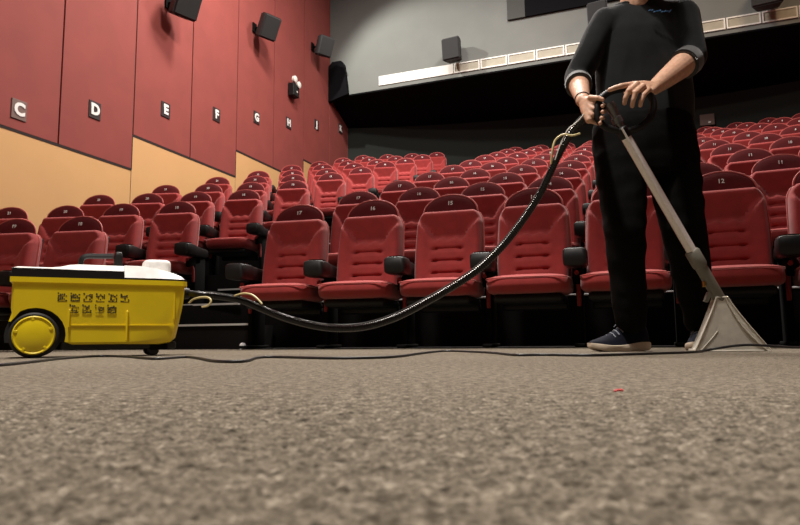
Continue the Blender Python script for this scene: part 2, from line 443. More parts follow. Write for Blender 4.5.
# ------------------------------------------------------------------ loudspeakers
def speaker(loc, rz, label, tilt=.3, swing=0, s=1.0):
    t = empty('wall_speaker', loc, rz, label, 'loudspeaker', 'loudspeakers on the walls')
    R = Matrix.Rotation(swing, 3, 'Z') @ Matrix.Rotation(tilt, 3, 'X')
    c = Vector((0, -.30*s, -.02))
    def tr(bm): bmesh.ops.transform(bm, matrix=Matrix.Translation(c) @ R.to_4x4(), verts=bm.verts)
    bm = bmesh.new(); w, d, h = .40*s, .26*s, .46*s
    # cabinet that narrows to the back
    poly = [(-w/2, -d/2), (w/2, -d/2), (w/2*.7, d/2), (-w/2*.7, d/2)]
    A = [bm.verts.new((x, y, -h/2)) for x, y in poly]; B = [bm.verts.new((x, y, h/2)) for x, y in poly]
    bm.faces.new(A); bm.faces.new(B)
    for i in range(4): bm.faces.new((A[i], A[(i+1) % 4], B[(i+1) % 4], B[i]))
    bmesh.ops.bevel(bm, geom=bm.edges[:], offset=.022, segments=3, affect='EDGES'); tr(bm)
    finish('cabinet', bm, 'speaker', t)
    bm = bmesh.new(); box(bm, (0, -d/2-.004, 0), (w-.05, .012, h-.05), bev=.004, seg=1); tr(bm); finish('grille', bm, 'grille', t)
    bm = bmesh.new(); box(bm, (0, -.012, 0), (.12, .024, .18), bev=.004, seg=1); tube(bm, [(0, -.02, 0), (0, -.14*s, -.01)], .02, 8)
    finish('bracket', bm, 'black_metal', t)
RW = -YAW + pi/2
speaker(W(AW+.01, 3.26, 4.96), RW, 'black wall speaker cut by the top edge, nearest of three on red wall', .45, -.35)
speaker(W(AW+.01, 5.60, 5.66), RW, 'black wall speaker tilted down, middle one of three on red wall', .5, -.4, .92)
speaker(W(AW+.01, 7.92, 6.30), RW, 'black wall speaker beside the grey gallery, farthest on red wall', .4, -.5, .9)
speaker(face_pt(-.95, 5.99), FANG, 'black loudspeaker on the grey gallery front above the row of panels', .12, -.10, 1.0)
speaker(face_pt(1.95, 6.18), FANG, 'black loudspeaker on the gallery front beside the man\'s shoulder', .12, -.15, .98)
speaker(face_pt(4.75, 6.02), FANG, 'black loudspeaker on the gallery front at the right, cut by the top edge', .12, -.15, 1.25)
# small emergency lamp between two panels
t = empty('emergency_lamp', W(AW+.01, 6.98, 5.0), RW, 'small black emergency lamp with two white heads above letter H', 'lamp')
bm = bmesh.new(); box(bm, (0, -.07, -.02), (.24, .13, .26), bev=.015); finish('housing', bm, 'black_plastic', t)
for x in (-.07, .09):
    bm = bmesh.new(); lathe(bm, [(.02, .03), (.065, .0), (.07, -.05), (.05, -.065)], 'Y', 16, (x, -.10, .18 if x < 0 else .12)); smooth_angle(finish('lamp_head', bm, 'white_frame', t))
bm = bmesh.new(); box(bm, (.02, -.138, -.05), (.03, .008, .03)); finish('indicator', bm, 'white_frame', t)
# dim sign on the rear wall, right of the man
a_ = 3.95; t = empty('exit_sign', W(a_, BW(a_)-.02, 4.55), -YAW, 'dim brown exit box on black rear wall beside the man', 'sign')
bm = bmesh.new(); box(bm, (0, -.03, 0), (.28, .06, .24), bev=.01); finish('box', bm, 'plate_grey', t)
bm = bmesh.new(); box(bm, (.04, -.064, -.06), (.05, .008, .03)); finish('indicator', bm, 'white_num', t)
t = empty('door_stop', W(-.27, -.37, 0), -YAW, 'small round metal floor light at the foot of the dark aisle', 'floor light')
bm = bmesh.new(); lathe(bm, [(.02, 0), (.022, .03), (.016, .042), (.004, .046)], 'Z', 14); smooth_angle(finish('dome', bm, 'nosing', t)); t.name = 'floor_light'

# ------------------------------------------------------------------ cinema seat
LEAN = .20
def back_y(z): return (z-.97)*LEAN
def half_w(z):
    if z < .80: return .222 + .006*sin((z-.36)/.44*pi)
    t = min(1, (z-.80)/.10); return .222 - .050*(1-sqrt(max(0, 1-t*t*.96)))/.8
def relief(x, z):
    # forward bulge of the backrest front
    d = 0.0; ax = abs(x)
    sm = lambda e0, e1, v: (lambda t: t*t*(3-2*t))(max(0, min(1, (v-e0)/(e1-e0))))
    zl = .705 + .125*sm(.085, .20, ax) - .008*cos(x*70)
    low = 1 - sm(zl-.014, zl+.016, z)
    d += .044*low - .010*(1-low) + .062*max(0, (z-.73)/.16)*(1-low)   # padded surround, hollow upper panel
    d += .014*sm(.12, .17, ax)*low
    if z < .70:                                                 # horizontal rolls with buttoned ends
        for zc in (.635, .555, .475):
            g_ = math.exp(-((z-zc)/.010)**2)
            d -= .014*g_*(1-sm(.085, .115, ax))
            d -= .014*math.exp(-((z-zc)/.012)**2 - ((ax-.085)/.016)**2)
    return d
def seat_meshes():
    mm = {}
    # backrest
    bm = bmesh.new(); nx, nz = 30, 46; z0, z1 = .36, .897; F = []; B = []
    for j in range(nz+1):
        z = z0 + (z1-z0)*j/nz; hw = half_w(z); rf = []; rb = []
        for i in range(nx+1):
            s = -1 + 2*i/nx; s = s*(1.25-.25*s*s) if True else s
            x = s*hw
            ed = min(hw-abs(x), z1-z+.012)
            rnd = min(1, max(0, ed)/.035); prof = sqrt(max(0, 1-(1-rnd)**2))
            y = back_y(z) - .045*prof - relief(x, z)*prof
            rf.append(bm.verts.new((x, y, z)))
            rb.append(bm.verts.new((x, back_y(z) + .05*sqrt(max(0, 1-(1-min(1, ed/.03))**2)), z)))
        F.append(rf); B.append(rb)
    for j in range(nz):
        for i in range(nx):
            bm.faces.new((F[j][i], F[j][i+1], F[j+1][i+1], F[j+1][i]))
            bm.faces.new((B[j][i+1], B[j][i], B[j+1][i], B[j+1][i+1]))
        for i, in ((0,), (nx,)): bm.faces.new((F[j][i], F[j+1][i], B[j+1][i], B[j][i]))
    for i in range(nx):
        bm.faces.new((F[0][i], B[0][i], B[0][i+1], F[0][i+1])); bm.faces.new((F[nz][i], F[nz][i+1], B[nz][i+1], B[nz][i]))
    bmesh.ops.remove_doubles(bm, verts=bm.verts, dist=1e-4)
    mm['backrest'] = (bm, 'red_fabric')
    # piping along both edges of the backrest
    bm = bmesh.new()
    pts = [(-half_w(z)*1.0, back_y(z)-.006, z) for z in [.40+.48*k/16 for k in range(17)]]
    pts += [(-.165, back_y(.9)-.02, .898)]
    arc = [(.172*-cos(pi*k/16), back_y(.9)-.03, .897) for k in range(1, 16)]
    mid = [(-.165+.33*k/8, back_y(.9)-.034, .899+.003*sin(pi*k/8)) for k in range(1, 8)]
    tube(bm, pts, .006, 6); tube(bm, [(-p[0], p[1], p[2]) for p in pts], .006, 6); tube(bm, [pts[-1]] + mid + [(-pts[-1][0], pts[-1][1], pts[-1][2])], .003, 6)
    mm['piping'] = (bm, 'red_pipe')
    # headrest dome
    bm = bmesh.new(); n = 20; HB, HW, HH = .896, .184, .123
    cen = []
    for side in (-1, 1):
        rings = []
        for q, (rr, yy) in enumerate(((1.0, .0), (.97, .012), (.90, .018), (.6, .021), (.02, .022))):
            ring = []
            for k in range(n+1):
                t = pi*k/n; x = -cos(t)*HW*rr; z = HB + sin(t)*HH*rr
                ring.append(bm.verts.new((x, back_y(z) - .020 + side*yy*(1.0 if side > 0 else .75), z)))
            rings.append(ring)
        for a, b in zip(rings, rings[1:]):
            for k in range(n): bm.faces.new((a[k], a[k+1], b[k+1], b[k]))
    bmesh.ops.remove_doubles(bm, verts=bm.verts, dist=1e-4)
    mm['headrest'] = (bm, 'burgundy')
    bm = bmesh.new()
    tube(bm, [(-cos(pi*k/22)*HW, back_y(HB+sin(pi*k/22)*HH)-.024, HB+sin(pi*k/22)*HH+.001) for k in range(23)], .0065, 6)
    mm['headrest_piping'] = (bm, 'red_pipe')
    # cushion
    bm = bmesh.new(); sbox(bm, (0, -.29, .362), (.243, .225, .056), 5, 12)
    for v in bm.verts:
        fx = v.co.x/.243; fy = (v.co.y+.29)/.225
        if v.co.z > .37: v.co.z += .012*(1-fx*fx)*(1-fy*fy)
        if fy < -.6 and v.co.z < .36: v.co.y += .03*(.36-v.co.z)/.056
    mm['cushion'] = (bm, 'red_fabric')
    bm = bmesh.new(); tube(bm, spline([(-.240, -.25, .395), (-.238, -.42, .396), (-.212, -.500, .398), (-.12, -.514, .402), (.12, -.514, .402), (.212, -.500, .398), (.238, -.42, .396), (.240, -.25, .395)], 4), .004, 6)
    mm['cushion_piping'] = (bm, 'red_pipe')
    bm = bmesh.new(); box(bm, (0, -.26, .285), (.40, .38, .05), bev=.02); box(bm, (0, -.10, .25), (.40, .06, .05), bev=.01)
    mm['seat_pan'] = (bm, 'black_plastic')
    bm = bmesh.new()
    for j in range(1):
        box(bm, (0, .0, .62), (.415, .03, .50), Matrix.Rotation(-math.atan(LEAN), 3, 'X'), bev=.012)
    bmesh.ops.translate(bm, verts=bm.verts, vec=(0, .0, 0))
    mm['back_shell'] = (bm, 'black_plastic')
    # armrest with a cup holder at its front end
    bm = bmesh.new(); n = 14
    prof = [(y_, w_, za+.026, zc+.026) for y_, w_, za, zc in ((-.47, .062, .436, .528), (-.463, .067, .430, .534), (-.40, .069, .427, .537), (-.33, .066, .430, .537), (-.27, .052, .436, .534), (-.18, .038, .440, .532), (-.06, .031, .45, .530), (.00, .027, .455, .525))]
    rings = []
    for y, hw, zb, zt in prof:
        ring = []
        for k in range(n):
            t = 2*pi*k/n; cx = abs(cos(t))**.36*(1 if cos(t) >= 0 else -1); cz = abs(sin(t))**.36*(1 if sin(t) >= 0 else -1)
            ring.append(bm.verts.new((cx*hw, y, (zb+zt)/2 + cz*(zt-zb)/2)))
        rings.append(ring)
    for a, b in zip(rings, rings[1:]):
        for k in range(n): bm.faces.new((a[k], a[(k+1) % n], b[(k+1) % n], b[k]))
    bm.faces.new(rings[0]); bm.faces.new(rings[-1])
    mm['armrest'] = (bm, 'black_plastic')
    bm = bmesh.new(); lathe(bm, [(.056, .559), (.056, .567), (.048, .567), (.044, .50), (.01, .50)], 'Z', 20, (0, -.40, 0))
    mm['cup_holder'] = (bm, 'cup')
    bm = bmesh.new()
    box(bm, (0, -.13, .24), (.036, .20, .46), bev=.008); box(bm, (0, -.16, .012), (.06, .34, .02), bev=.005)
    box(bm, (0, -.24, .42), (.036, .22, .07), Matrix.Rotation(.25, 3, 'X'), bev=.01)
    mm['standard'] = (bm, 'black_metal')
    bm = bmesh.new()
    tube(bm, spline([(0, -.36, .43), (0, -.28, .40), (0, -.235, .34), (0, -.23, .24)], 5), [.013]*15+[.011], 8)
    mm['side_trim'] = (bm, 'red_fabric')
    out = {}
    for k, (bm, m_) in mm.items():
        o = finish(k, bm, m_); smooth_angle(o, 50); out[k] = o.data; bpy.data.objects.remove(o)
    return out
SM = seat_meshes()
NUMS = {n: text_mesh('seat_number', str(n), .038, 'white_num', .0015, .0004) for n in range(5, 22)}
def child(name, me, parent, loc=(0, 0, 0), rot=(0, 0, 0)):
    o = bpy.data.objects.new(name, me); C.objects.link(o); o.parent = parent; o.location = loc; o.rotation_euler = rot; return o
def make_seat():
    t = empty('cinema_seat', (0, 0, 0))
    b = child('backrest', SM['backrest'], t); child('piping', SM['piping'], b)
    h = child('headrest', SM['headrest'], t); child('piping', SM['headrest_piping'], h)
    child('seat_number', NUMS[15], h, (0, back_y(.955)-.039, .958), (-.2, 0, 0))
    c = child('cushion', SM['cushion'], t); child('piping', SM['cushion_piping'], c)
    child('seat_pan', SM['seat_pan'], t); child('back_shell', SM['back_shell'], t, (0, back_y(.62)+.045, 0))
    for x in (.275, -.275):
        ar = child('armrest', SM['armrest'], t, (x, 0, 0)); child('cup_holder', SM['cup_holder'], ar)
        st = child('standard', SM['standard'], t, (x, 0, 0)); child('side_trim', SM['side_trim'], st)
    return t
proto = make_seat()
def copy_seat(num, left):
    r = proto.copy(); C.objects.link(r)
    for ch in proto.children:
        if ch.location.x < -.2 and not left: continue
        c = ch.copy(); C.objects.link(c); c.parent = r
        for g_ in ch.children:
            d = g_.copy(); C.objects.link(d); d.parent = c
            if d.name.startswith('seat_number'): d.data = NUMS[num]
    return r
ORD = ['front', 'second', 'third', 'fourth', 'fifth', 'sixth', 'seventh', 'eighth', 'ninth', 'tenth', 'eleventh', 'twelfth', 'thirteenth']
def project_x(p):
    # horizontal picture position, only to decide which seats the photo could show
    q = co.matrix_world.inverted() @ p; return 400 + FPX*q.x/-q.z
for r in range(10):
    for num in range(21, 4, -1):
        a = (17-num)*.55 - (1.188 if num >= 18 else 0)
        b = curve_b(a) + r*TR
        if r == 0: a += .012 if num < 18 else -.012
        p = W(a, b, RISE[r] + (.004 if r == 0 else 0))
        px = project_x(p)
        if px < -42 or px > 925: continue
        o = copy_seat(num, num in (17, 21))
        o.location = p; o.rotation_euler = (0, 0, -YAW + math.atan(2*K*(a-A0)))
        blk = 'left' if num >= 18 else 'centre'
        pos = ('at the aisle' if num in (17, 18) else '%s from the aisle' % (ORD[17-num] if num < 17 else ORD[num-18]))
        o['label'] = 'red cinema seat in the %s row of the %s block, %s' % (ORD[r], blk, pos)
        o['category'] = 'seat'; o['group'] = 'red cinema seats in the %s block' % blk
for ch in list(proto.children):
    for g_ in list(ch.children): bpy.data.objects.remove(g_)
    bpy.data.objects.remove(ch)
bpy.data.objects.remove(proto)

# ------------------------------------------------------------------ carpet cleaner
t = empty('carpet_cleaner', (-1.507, 2.55, 0), radians(26), 'yellow carpet cleaning machine with white lid standing on the carpet', 'carpet cleaner')
CL = t; LEN, DEP = .66, .30
prof = [(0, .312), (0, .195), (.004, .175)] + [(.088+.108*cos(a), .088+.108*sin(a)) for a in [radians(q) for q in (150, 135, 120, 105, 90, 75, 60, 45, 30, 15, 0, -14)]] \
    + [(.22, .050), (.40, .050), (.56, .048), (.60, .056), (.620, .075), (.630, .12), (.648, .22), (.656, .312)]
bm = bmesh.new(); ny = 12; sl = []
for j in range(ny+1):
    f = -1 + 2*j/ny; ys = DEP/2 + DEP/2*math.copysign(1-(1-abs(f))**1.6, f)
    w = abs(f)**5; w2 = abs(f)**10
    sl.append([bm.verts.new((x - (.055*w if x > .5 else 0) + (.010*w2 if x < .02 else 0), ys + (-f)*.012*max(0, (.20-z)/.2)*abs(f), z + (.010*w2 if z < .06 else 0))) for x, z in prof])
for a, b in zip(sl, sl[1:]):
    for k in range(len(prof)): bm.faces.new((a[k], b[k], b[(k+1) % len(prof)], a[(k+1) % len(prof)]))
bm.faces.new(sl[0]); bm.faces.new(sl[-1])
smooth_angle(finish('tub', bm, 'yellow', t), 30)
def rim(name, z0, z1, off, m_, x0=0, x1=LEN, r=None, top=None, ins=0):
    # plan outline of the tub, offset outwards
    bm = bmesh.new(); pl = []
    for j in range(13):
        f = -1 + 2*j/12; ys = DEP/2 + (DEP/2+off)*math.copysign(1-(1-abs(f))**1.6, f); w = abs(f)**5
        pl.append((min(x1, .656 + off - .055*w), ys))
    pts = [(x0-off, -off)] + pl + [(x0-off, DEP+off)]
    top = top or (lambda x: z1)
    # add points along the long sides so the top can slope
    xs = [x0-off + (pl[0][0]-x0+off)*k/12 for k in range(1, 12)]
    pts = [(x0-off, -off)] + [(x, -off) for x in xs] + pl + [(x, DEP+off) for x in xs[::-1]] + [(x0-off, DEP+off)]
    A = [bm.verts.new((x, y, z0(x) if callable(z0) else z0)) for x, y in pts]; B = [bm.verts.new((x + (ins if x < x0+.01 and x0 < .1 else -ins if x > x1-.02 and x1 > .5 else 0), y + (ins if y < DEP/2 else -ins), top(x))) for x, y in pts]
    n = len(pts)
    for i in range(n): bm.faces.new((A[i], A[(i+1) % n], B[(i+1) % n], B[i]))
    cA = bm.faces.new(A[::-1]); cB = bm.faces.new(B)
    bmesh.ops.triangulate(bm, faces=[cA, cB])
    return smooth_angle(finish(name, bm, m_, t), 30)
rim('tub_rim', .296, .316, .006, 'yellow')
rim('lid_gasket', .316, .352, .002, 'black_plastic', x1=.402)
rim('lid_edge', .316, .324, .004, 'black_plastic', x0=.407)
lidz = lambda x: .358 if x < .15 else (.358+.016*min(1, (x-.15)/.06))
rim('lid', .350, .366, .003, 'lid', x1=.402, top=lidz, ins=.020)
rim('lid_front', .323, .37, .001, 'lid', x0=.405, top=lambda x: .378 - .045*max(0, (x-.45)/.2)**1.8, ins=.03)
bm = bmesh.new(); sbox(bm, (.542, .15, .382), (.058, .06, .036), 5, 6); smooth_angle(finish('tank_cap', bm, 'lid', t))
bm = bmesh.new()
tube(bm, spline([(.238, .15, .355), (.240, .15, .405), (.258, .15, .424), (.31, .15, .427), (.365, .15, .430)], 5), .0115, 8)
sbox(bm, (.385, .15, .402), (.018, .02, .048), 4, 4); box(bm, (.24, .15, .365), (.05, .04, .02), bev=.005)
smooth_angle(finish('carry_handle', bm, 'black_plastic', t))
for y, sgn in ((-.008, -1), (DEP+.008, 1)):
    bm = bmesh.new(); lathe(bm, [(.03, -.022), (.082, -.022), (.0885, -.014), (.0885, .014), (.082, .022), (.03, .022)], 'Y', 40, (.085, y+.024*(-sgn), .0885))
    wl_ = smooth_angle(finish('wheel', bm, 'rubber', t), 30)
    bm = bmesh.new(); q = y + .024*(-sgn)
    lathe(bm, [(.073, sgn*.020), (.075, sgn*.027), (.071, sgn*.031), (.066, sgn*.028), (.060, sgn*.028), (.052, sgn*.031), (.01, sgn*.032)], 'Y', 40, (.085, q, .0885))
    for k in range(5):
        a = 2*pi*k/5+.4; box(bm, (.085+.065*cos(a), q+sgn*.029, .0885+.065*sin(a)), (.016, .004, .010), Matrix.Rotation(-a, 3, 'Y'), bev=.001, seg=1)
    smooth_angle(finish('hub_cap', bm, 'yellow_cap', wl_), 30)
    # black wheel housing behind the wheel
bm = bmesh.new(); sb = [(.088+.107*cos(radians(q)), .088+.107*sin(radians(q))) for q in range(-15, 196, 15)]
extrude_poly(bm, sb, .035, DEP-.035); finish('wheel_housing', bm, 'rubber', t)
for y in (.05, DEP-.05):
    bm = bmesh.new(); lathe(bm, [(.006, -.016), (.020, -.016), (.023, -.008), (.023, .008), (.020, .016), (.006, .016)], 'Y', 20, (.53, y, .0235)); 
    cw = smooth_angle(finish('caster', bm, 'rubber', t))
    bm = bmesh.new(); box(bm, (.55, y, .038), (.075, .05, .026), bev=.008); finish('fork', bm, 'black_metal', cw)
# raised ribs and seams on the near side
bm = bmesh.new()
box(bm, (.205, -.001, .155), (.007, .010, .07), bev=.002, seg=1); box(bm, (.42, -.001, .125), (.009, .012, .125), bev=.003, seg=1)
box(bm, (.41, .0040, .128), (.40, .004, .004))
box(bm, (.605, .006, .215), (.004, .012, .12)); 
finish('rib', bm, 'yellow', t)
bm = bmesh.new(); box(bm, (.40, DEP/2, .044), (.44, DEP-.06, .030), bev=.006); finish('chassis', bm, 'rubber', t)
# instruction pictograms
rnd = random.Random(11)
bm = bmesh.new()
for row, (x0_, z0_, n) in enumerate(((.178, .240, 6), (.222, .194, 4))):
    for i in range(n):
        cx, cz = x0_+.0462*i, z0_
        box(bm, (cx-.015, -.0004, cz+.015), (.005, .0008, .005))
        for gx in range(5):
            for gz in range(5):
                if rnd.random() < .5:
                    box(bm, (cx-.014+.007*gx, -.0004, cz-.014+.0062*gz), (rnd.uniform(.004, .0072), .0008, rnd.uniform(.003, .0062)), Matrix.Rotation(rnd.choice((0, 0, .6)), 3, 'Y'))
        box(bm, (cx, -.0004, cz-.0165), (.030, .0008, .0018))
        tube(bm, [(cx+.010*cos(q/8*pi*2)+rnd.uniform(-.001, .001), -.0004, cz+.009*sin(q/8*pi*2)) for q in range(rnd.randint(4, 8))], .0009, 5)
finish('instruction_pictograms', bm, 'print', t)
bm = bmesh.new(); lathe(bm, [(.010, -.02), (.027, -.02), (.029, 0), (.024, .03), (.02, .034)], 'X', 18, (.655, .16, .275)); smooth_angle(finish('hose_socket', bm, 'black_plastic', t))

# ------------------------------------------------------------------ suction hose
def ribbed(bm, pts, r, pitch=.009, n=12):
    L_ = [0]
    for a, b in zip(pts, pts[1:]): L_.append(L_[-1] + (b-a).length)
    tot = L_[-1]; m_ = int(tot/pitch*2); out = []; rr = []; k = 0
    for i in range(m_+1):
        s_ = tot*i/m_
        while k < len(L_)-2 and L_[k+1] < s_: k += 1
        f = (s_-L_[k])/max(1e-9, L_[k+1]-L_[k]); out.append(pts[k].lerp(pts[k+1], f)); rr.append(r if i % 2 else r*.80)
    tube(bm, out, rr, n)
sock = CL.matrix_basis @ Vector((.69, .16, .275))
hp = [(202, 295, 2.86), (222, 297, 2.83), (243, 301, 2.80), (262, 309, 2.77), (285, 318, 2.74), (310, 325, 2.71), (335, 328.5, 2.68), (365, 327, 2.66), (395, 318, 2.63), (425, 303, 2.61), (452, 287.5, 2.59), (478, 270, 2.57), (503, 246, 2.55), (524, 219, 2.53), (540, 194, 2.52), (553, 167, 2.51), (567, 140, 2.50), (582, 121, 2.49), (597, 111, 2.47), (606, 104, 2.46)]
hpts = spline([sock] + [P(*q) for q in hp], 8)
bm = bmesh.new(); ribbed(bm, hpts, .0148)
hose = smooth_angle(finish('suction_hose', bm, 'hose'), 60)
tag(hose, 'long black ribbed hose sagging between yellow machine and the man\'s hands', 'hose')
bm = bmesh.new()
off = Vector((-.006, -.012, .016))
tube(bm, [p + off for p in hpts[10:-16]], .0028, 6)
o = smooth_angle(finish('hose_edge_highlight', bm, 'chrome_dark', hose), 60)  # thin tube standing in for the highlight along the hose edge
for pp, in (([(189, 303, 2.84), (193, 299.5, 2.83), (200, 297.5, 2.81), (208, 297.5, 2.80), (211, 301, 2.79), (208, 305.5, 2.79), (202, 307, 2.80)],),
            ([(234, 296, 2.80), (243, 293.5, 2.78), (251, 294.5, 2.77), (257, 298.5, 2.76), (262, 304, 2.75)],),
            ([(551, 164, 2.49), (552.5, 150, 2.48), (555.5, 140, 2.48), (563, 134.6, 2.47), (572, 135.5, 2.46), (580, 133.5, 2.46)],)):
    bm = bmesh.new(); tube(bm, spline([P(*q) for q in pp], 6), .0042, 8); smooth_angle(finish('spray_line', bm, 'spray', hose))
bm = bmesh.new(); tube(bm, spline([P(555, 160, 2.485), P(561, 143, 2.475), (P(568, 129.5, 2.465)), P(578, 121, 2.46), P(584, 114, 2.45)], 6), .0022, 6); smooth_angle(finish('hose_end_highlight', bm, 'white_frame', hose))  # white tube drawn as the bright highlight on the hose's upper end

# ------------------------------------------------------------------ extraction wand
ws = P(609, 103, 2.44); wa = P(623, 132, 2.455); wb = P(694, 255, 2.535); wc = P(719, 298, 2.565)
t = empty('extraction_wand', (1.30, 2.58, 0), 0, 'metal wand with grey joint and clear fan nozzle on carpet', 'wand')
inv = Matrix.Translation(-t.location)
def loc(p): return inv @ Vector(p)
def seg(name, pts, rads, m_, par=t, n=20):
    bm = bmesh.new(); tube(bm, [loc(p) for p in pts], rads, n); return smooth_angle(finish(name, bm, m_, par), 40)
axd = (wb-wa).normalized()
seg('wand_tube', [wa, wb], .0195, 'chrome')
bm = bmesh.new(); sp_ = Vector((-.012, -.022, .008))
tube(bm, [loc(wa+sp_), loc(wb+sp_)], .0045, 8); smooth_angle(finish('spray_pipe', bm, 'chrome', t))
e = [wa.lerp(ws, f) for f in (0, .12, .13, .3, .31, .5, .52, .8, .82, 1)]
seg('handle_shaft', e, [.022, .022, .016, .016, .021, .021, .015, .019, .020, .020], 'chrome_dark')
seg('collar', [wa - axd*.02, wa - axd*.015, wa + axd*.02, wa + axd*.026], [.018, .023, .023, .0195], 'black_plastic')
d2 = (wc-wb)
seg('joint', [wb - axd*.02, wb - axd*.014, wb+d2*.22, wb+d2*.26, wb+d2*.27, wb+d2*.55, wc, wc+d2*.06], [.024, .028, .028, .026, .023, .023, .023, .021], 'grey_plastic')
bm = bmesh.new(); tp = wb.lerp(wc, .80)
pl = [(.010, .02), (-.028, -.012), (-.042, -.045), (-.030, -.050), (-.018, -.03), (.0, -.03)]
extrude_poly(bm, pl, -.009, .009)
bmesh.ops.translate(bm, verts=bm.verts, vec=loc(tp)); finish('trigger', bm, 'grey_plastic', t)
bm = bmesh.new(); box(bm, loc(wb.lerp(wc, .62) + Vector((-.026, -.008, -.01))), (.010, .014, .022), bev=.002); finish('spray_valve', bm, 'brass', t)
# D-shaped grip
gp = [(625, 88.5), (639, 89.5), (649.5, 94.5), (653.5, 104), (651.5, 115), (644, 124), (634, 129.5), (622, 131), (607, 127.5), (598.5, 120), (597, 109), (601, 98.5), (611, 91.5)]
pts = spline([P(u, v, 2.45) for u, v in gp] + [P(*gp[0], 2.45)], 6)
bm = bmesh.new(); tube(bm, [loc(p) for p in pts], .0132, 12, caps=False); smooth_angle(finish('grip_ring', bm, 'black_plastic', t))
# clear fan nozzle
bl = P(692, 351, 2.58); br = P(771, 349.2, 2.58)
nz = empty('nozzle', loc((0, 0, 0))*0); nz.parent = t
ztop = wc.z
def nozzle():
    bm = bmesh.new(); x0_, x1_ = bl.x, br.x; yb = 2.585
    top = [(wc.x-.020, wc.y-.020), (wc.x+.024, wc.y-.020), (wc.x+.030, wc.y+.022), (wc.x-.016, wc.y+.022)]
    bot = [(x0_, yb-.03), (x1_-.012, yb-.03), (x1_+.004, yb+.03), (x0_+.012, yb+.03)]
    rows = []
    for k in range(9):
        f = k/8; z = ztop*(1-f) + .002
        fe = f**1.12; th = f
        rows.append([bm.verts.new(loc((a[0]+(b[0]-a[0])*fe, a[1]+(b[1]-a[1])*th, z))) for a, b in zip(top, bot)])
    for a, b in zip(rows, rows[1:]):
        for k in range(4): bm.faces.new((a[k], a[(k+1) % 4], b[(k+1) % 4], b[k]))
    bm.faces.new(rows[0])
    edges = [[r[k].co.copy() for r in rows] for k in range(4)]
    bmesh.ops.recalc_face_normals(bm, faces=bm.faces)
    bmesh.ops.solidify(bm, geom=bm.faces[:], thickness=.003)
    o = smooth_angle(finish('fan_shell', bm, 'clear', t, fix=False), 30)
    bm = bmesh.new()
    for e_ in edges: tube(bm, e_, .0032, 8)
    mid = [(edges[0][k]*.68 + edges[1][k]*.32) + Vector((0, -.004, 0)) for k in range(4, 9)]
    tube(bm, [edges[0][8]*.93+edges[1][8]*.07, edges[0][6]*.80+edges[1][6]*.20, edges[0][5]*.72+edges[1][5]*.28], .002, 6)
    rd = [edges[0][0]*.25+edges[1][0]*.75, edges[0][2]*.22+edges[1][2]*.78, edges[0][5]*.16+edges[1][5]*.84, edges[0][8]*.06+edges[1][8]*.94]
    tube(bm, spline([p + Vector((0, -.003, 0)) for p in rd], 5), .0028, 6)
    tube(bm, [edges[0][-1], edges[1][-1], edges[2][-1]], .004, 8); tube(bm, [edges[0][0], edges[1][0], edges[2][0], edges[3][0], edges[0][0]], .004, 8)
    smooth_angle(finish('moulded_edge', bm, 'clear_edge', o))
    bm = bmesh.new(); a = edges[0][-1]; b = edges[1][-1]
    c_ = (a+b)/2; box(bm, (c_.x, c_.y+.03, .006-t.location.z), ((b-a).length+.005, .05, .010), bev=.002); finish('suction_lip', bm, 'clear_edge', o)
nozzle(); bpy.data.objects.remove(nz)

# ------------------------------------------------------------------ power cord and scrap
cp_ = [(-60, 368), (0, 365), (35, 361.5), (62, 358.5), (100, 356), (128, 356.8), (155, 358.8), (185, 357), (200, 358.5), (216, 361.2), (244, 361.2), (257, 357.8), (275, 357), (330, 358.2), (380, 357.5), (402, 356), (425, 352.8), (447, 351), (478, 352), (497, 353.2), (515, 355), (545, 354.8), (590, 355.3), (640, 354), (690, 352.3)]
pc = []
for u, v in cp_: p = G(u, v, .004); pc.append(p)
L_ = pc[-1]
pc += [P(705, 350.5, 2.49), P(722, 347.5, 2.50), P(742, 345.2, 2.50), P(760, 345.2, 2.50), P(778, 346.5, 2.52), P(800, 347.5, 2.60), P(850, 347, 2.9)]
for p in pc: p.z = max(.004, p.z)
bm = bmesh.new(); tube(bm, spline(pc, 8), .0048, 8); o = smooth_angle(finish('power_cord', bm, 'cord'), 60)
tag(o, 'thin black power cord lying wavy across the carpet', 'cord')
bm = bmesh.new(); q = G(619, 392, .004)
v = [bm.verts.new((q.x+x*.5, q.y+y*.5, q.z+z*.5)) for x, y, z in ((-.010, 0, 0), (-.002, -.003, .002), (.010, .002, .001), (.008, .006, .003), (-.003, .005, .002), (-.010, .003, .001))]
f = bm.faces.new(v); r_ = bmesh.ops.extrude_face_region(bm, geom=[f]); bmesh.ops.translate(bm, verts=[x for x in r_['geom'] if isinstance(x, bmesh.types.BMVert)], vec=(0, 0, .0015))
tag(finish('paper_scrap', bm, 'red_bit'), 'tiny red scrap lying on the carpet below the man', 'litter')

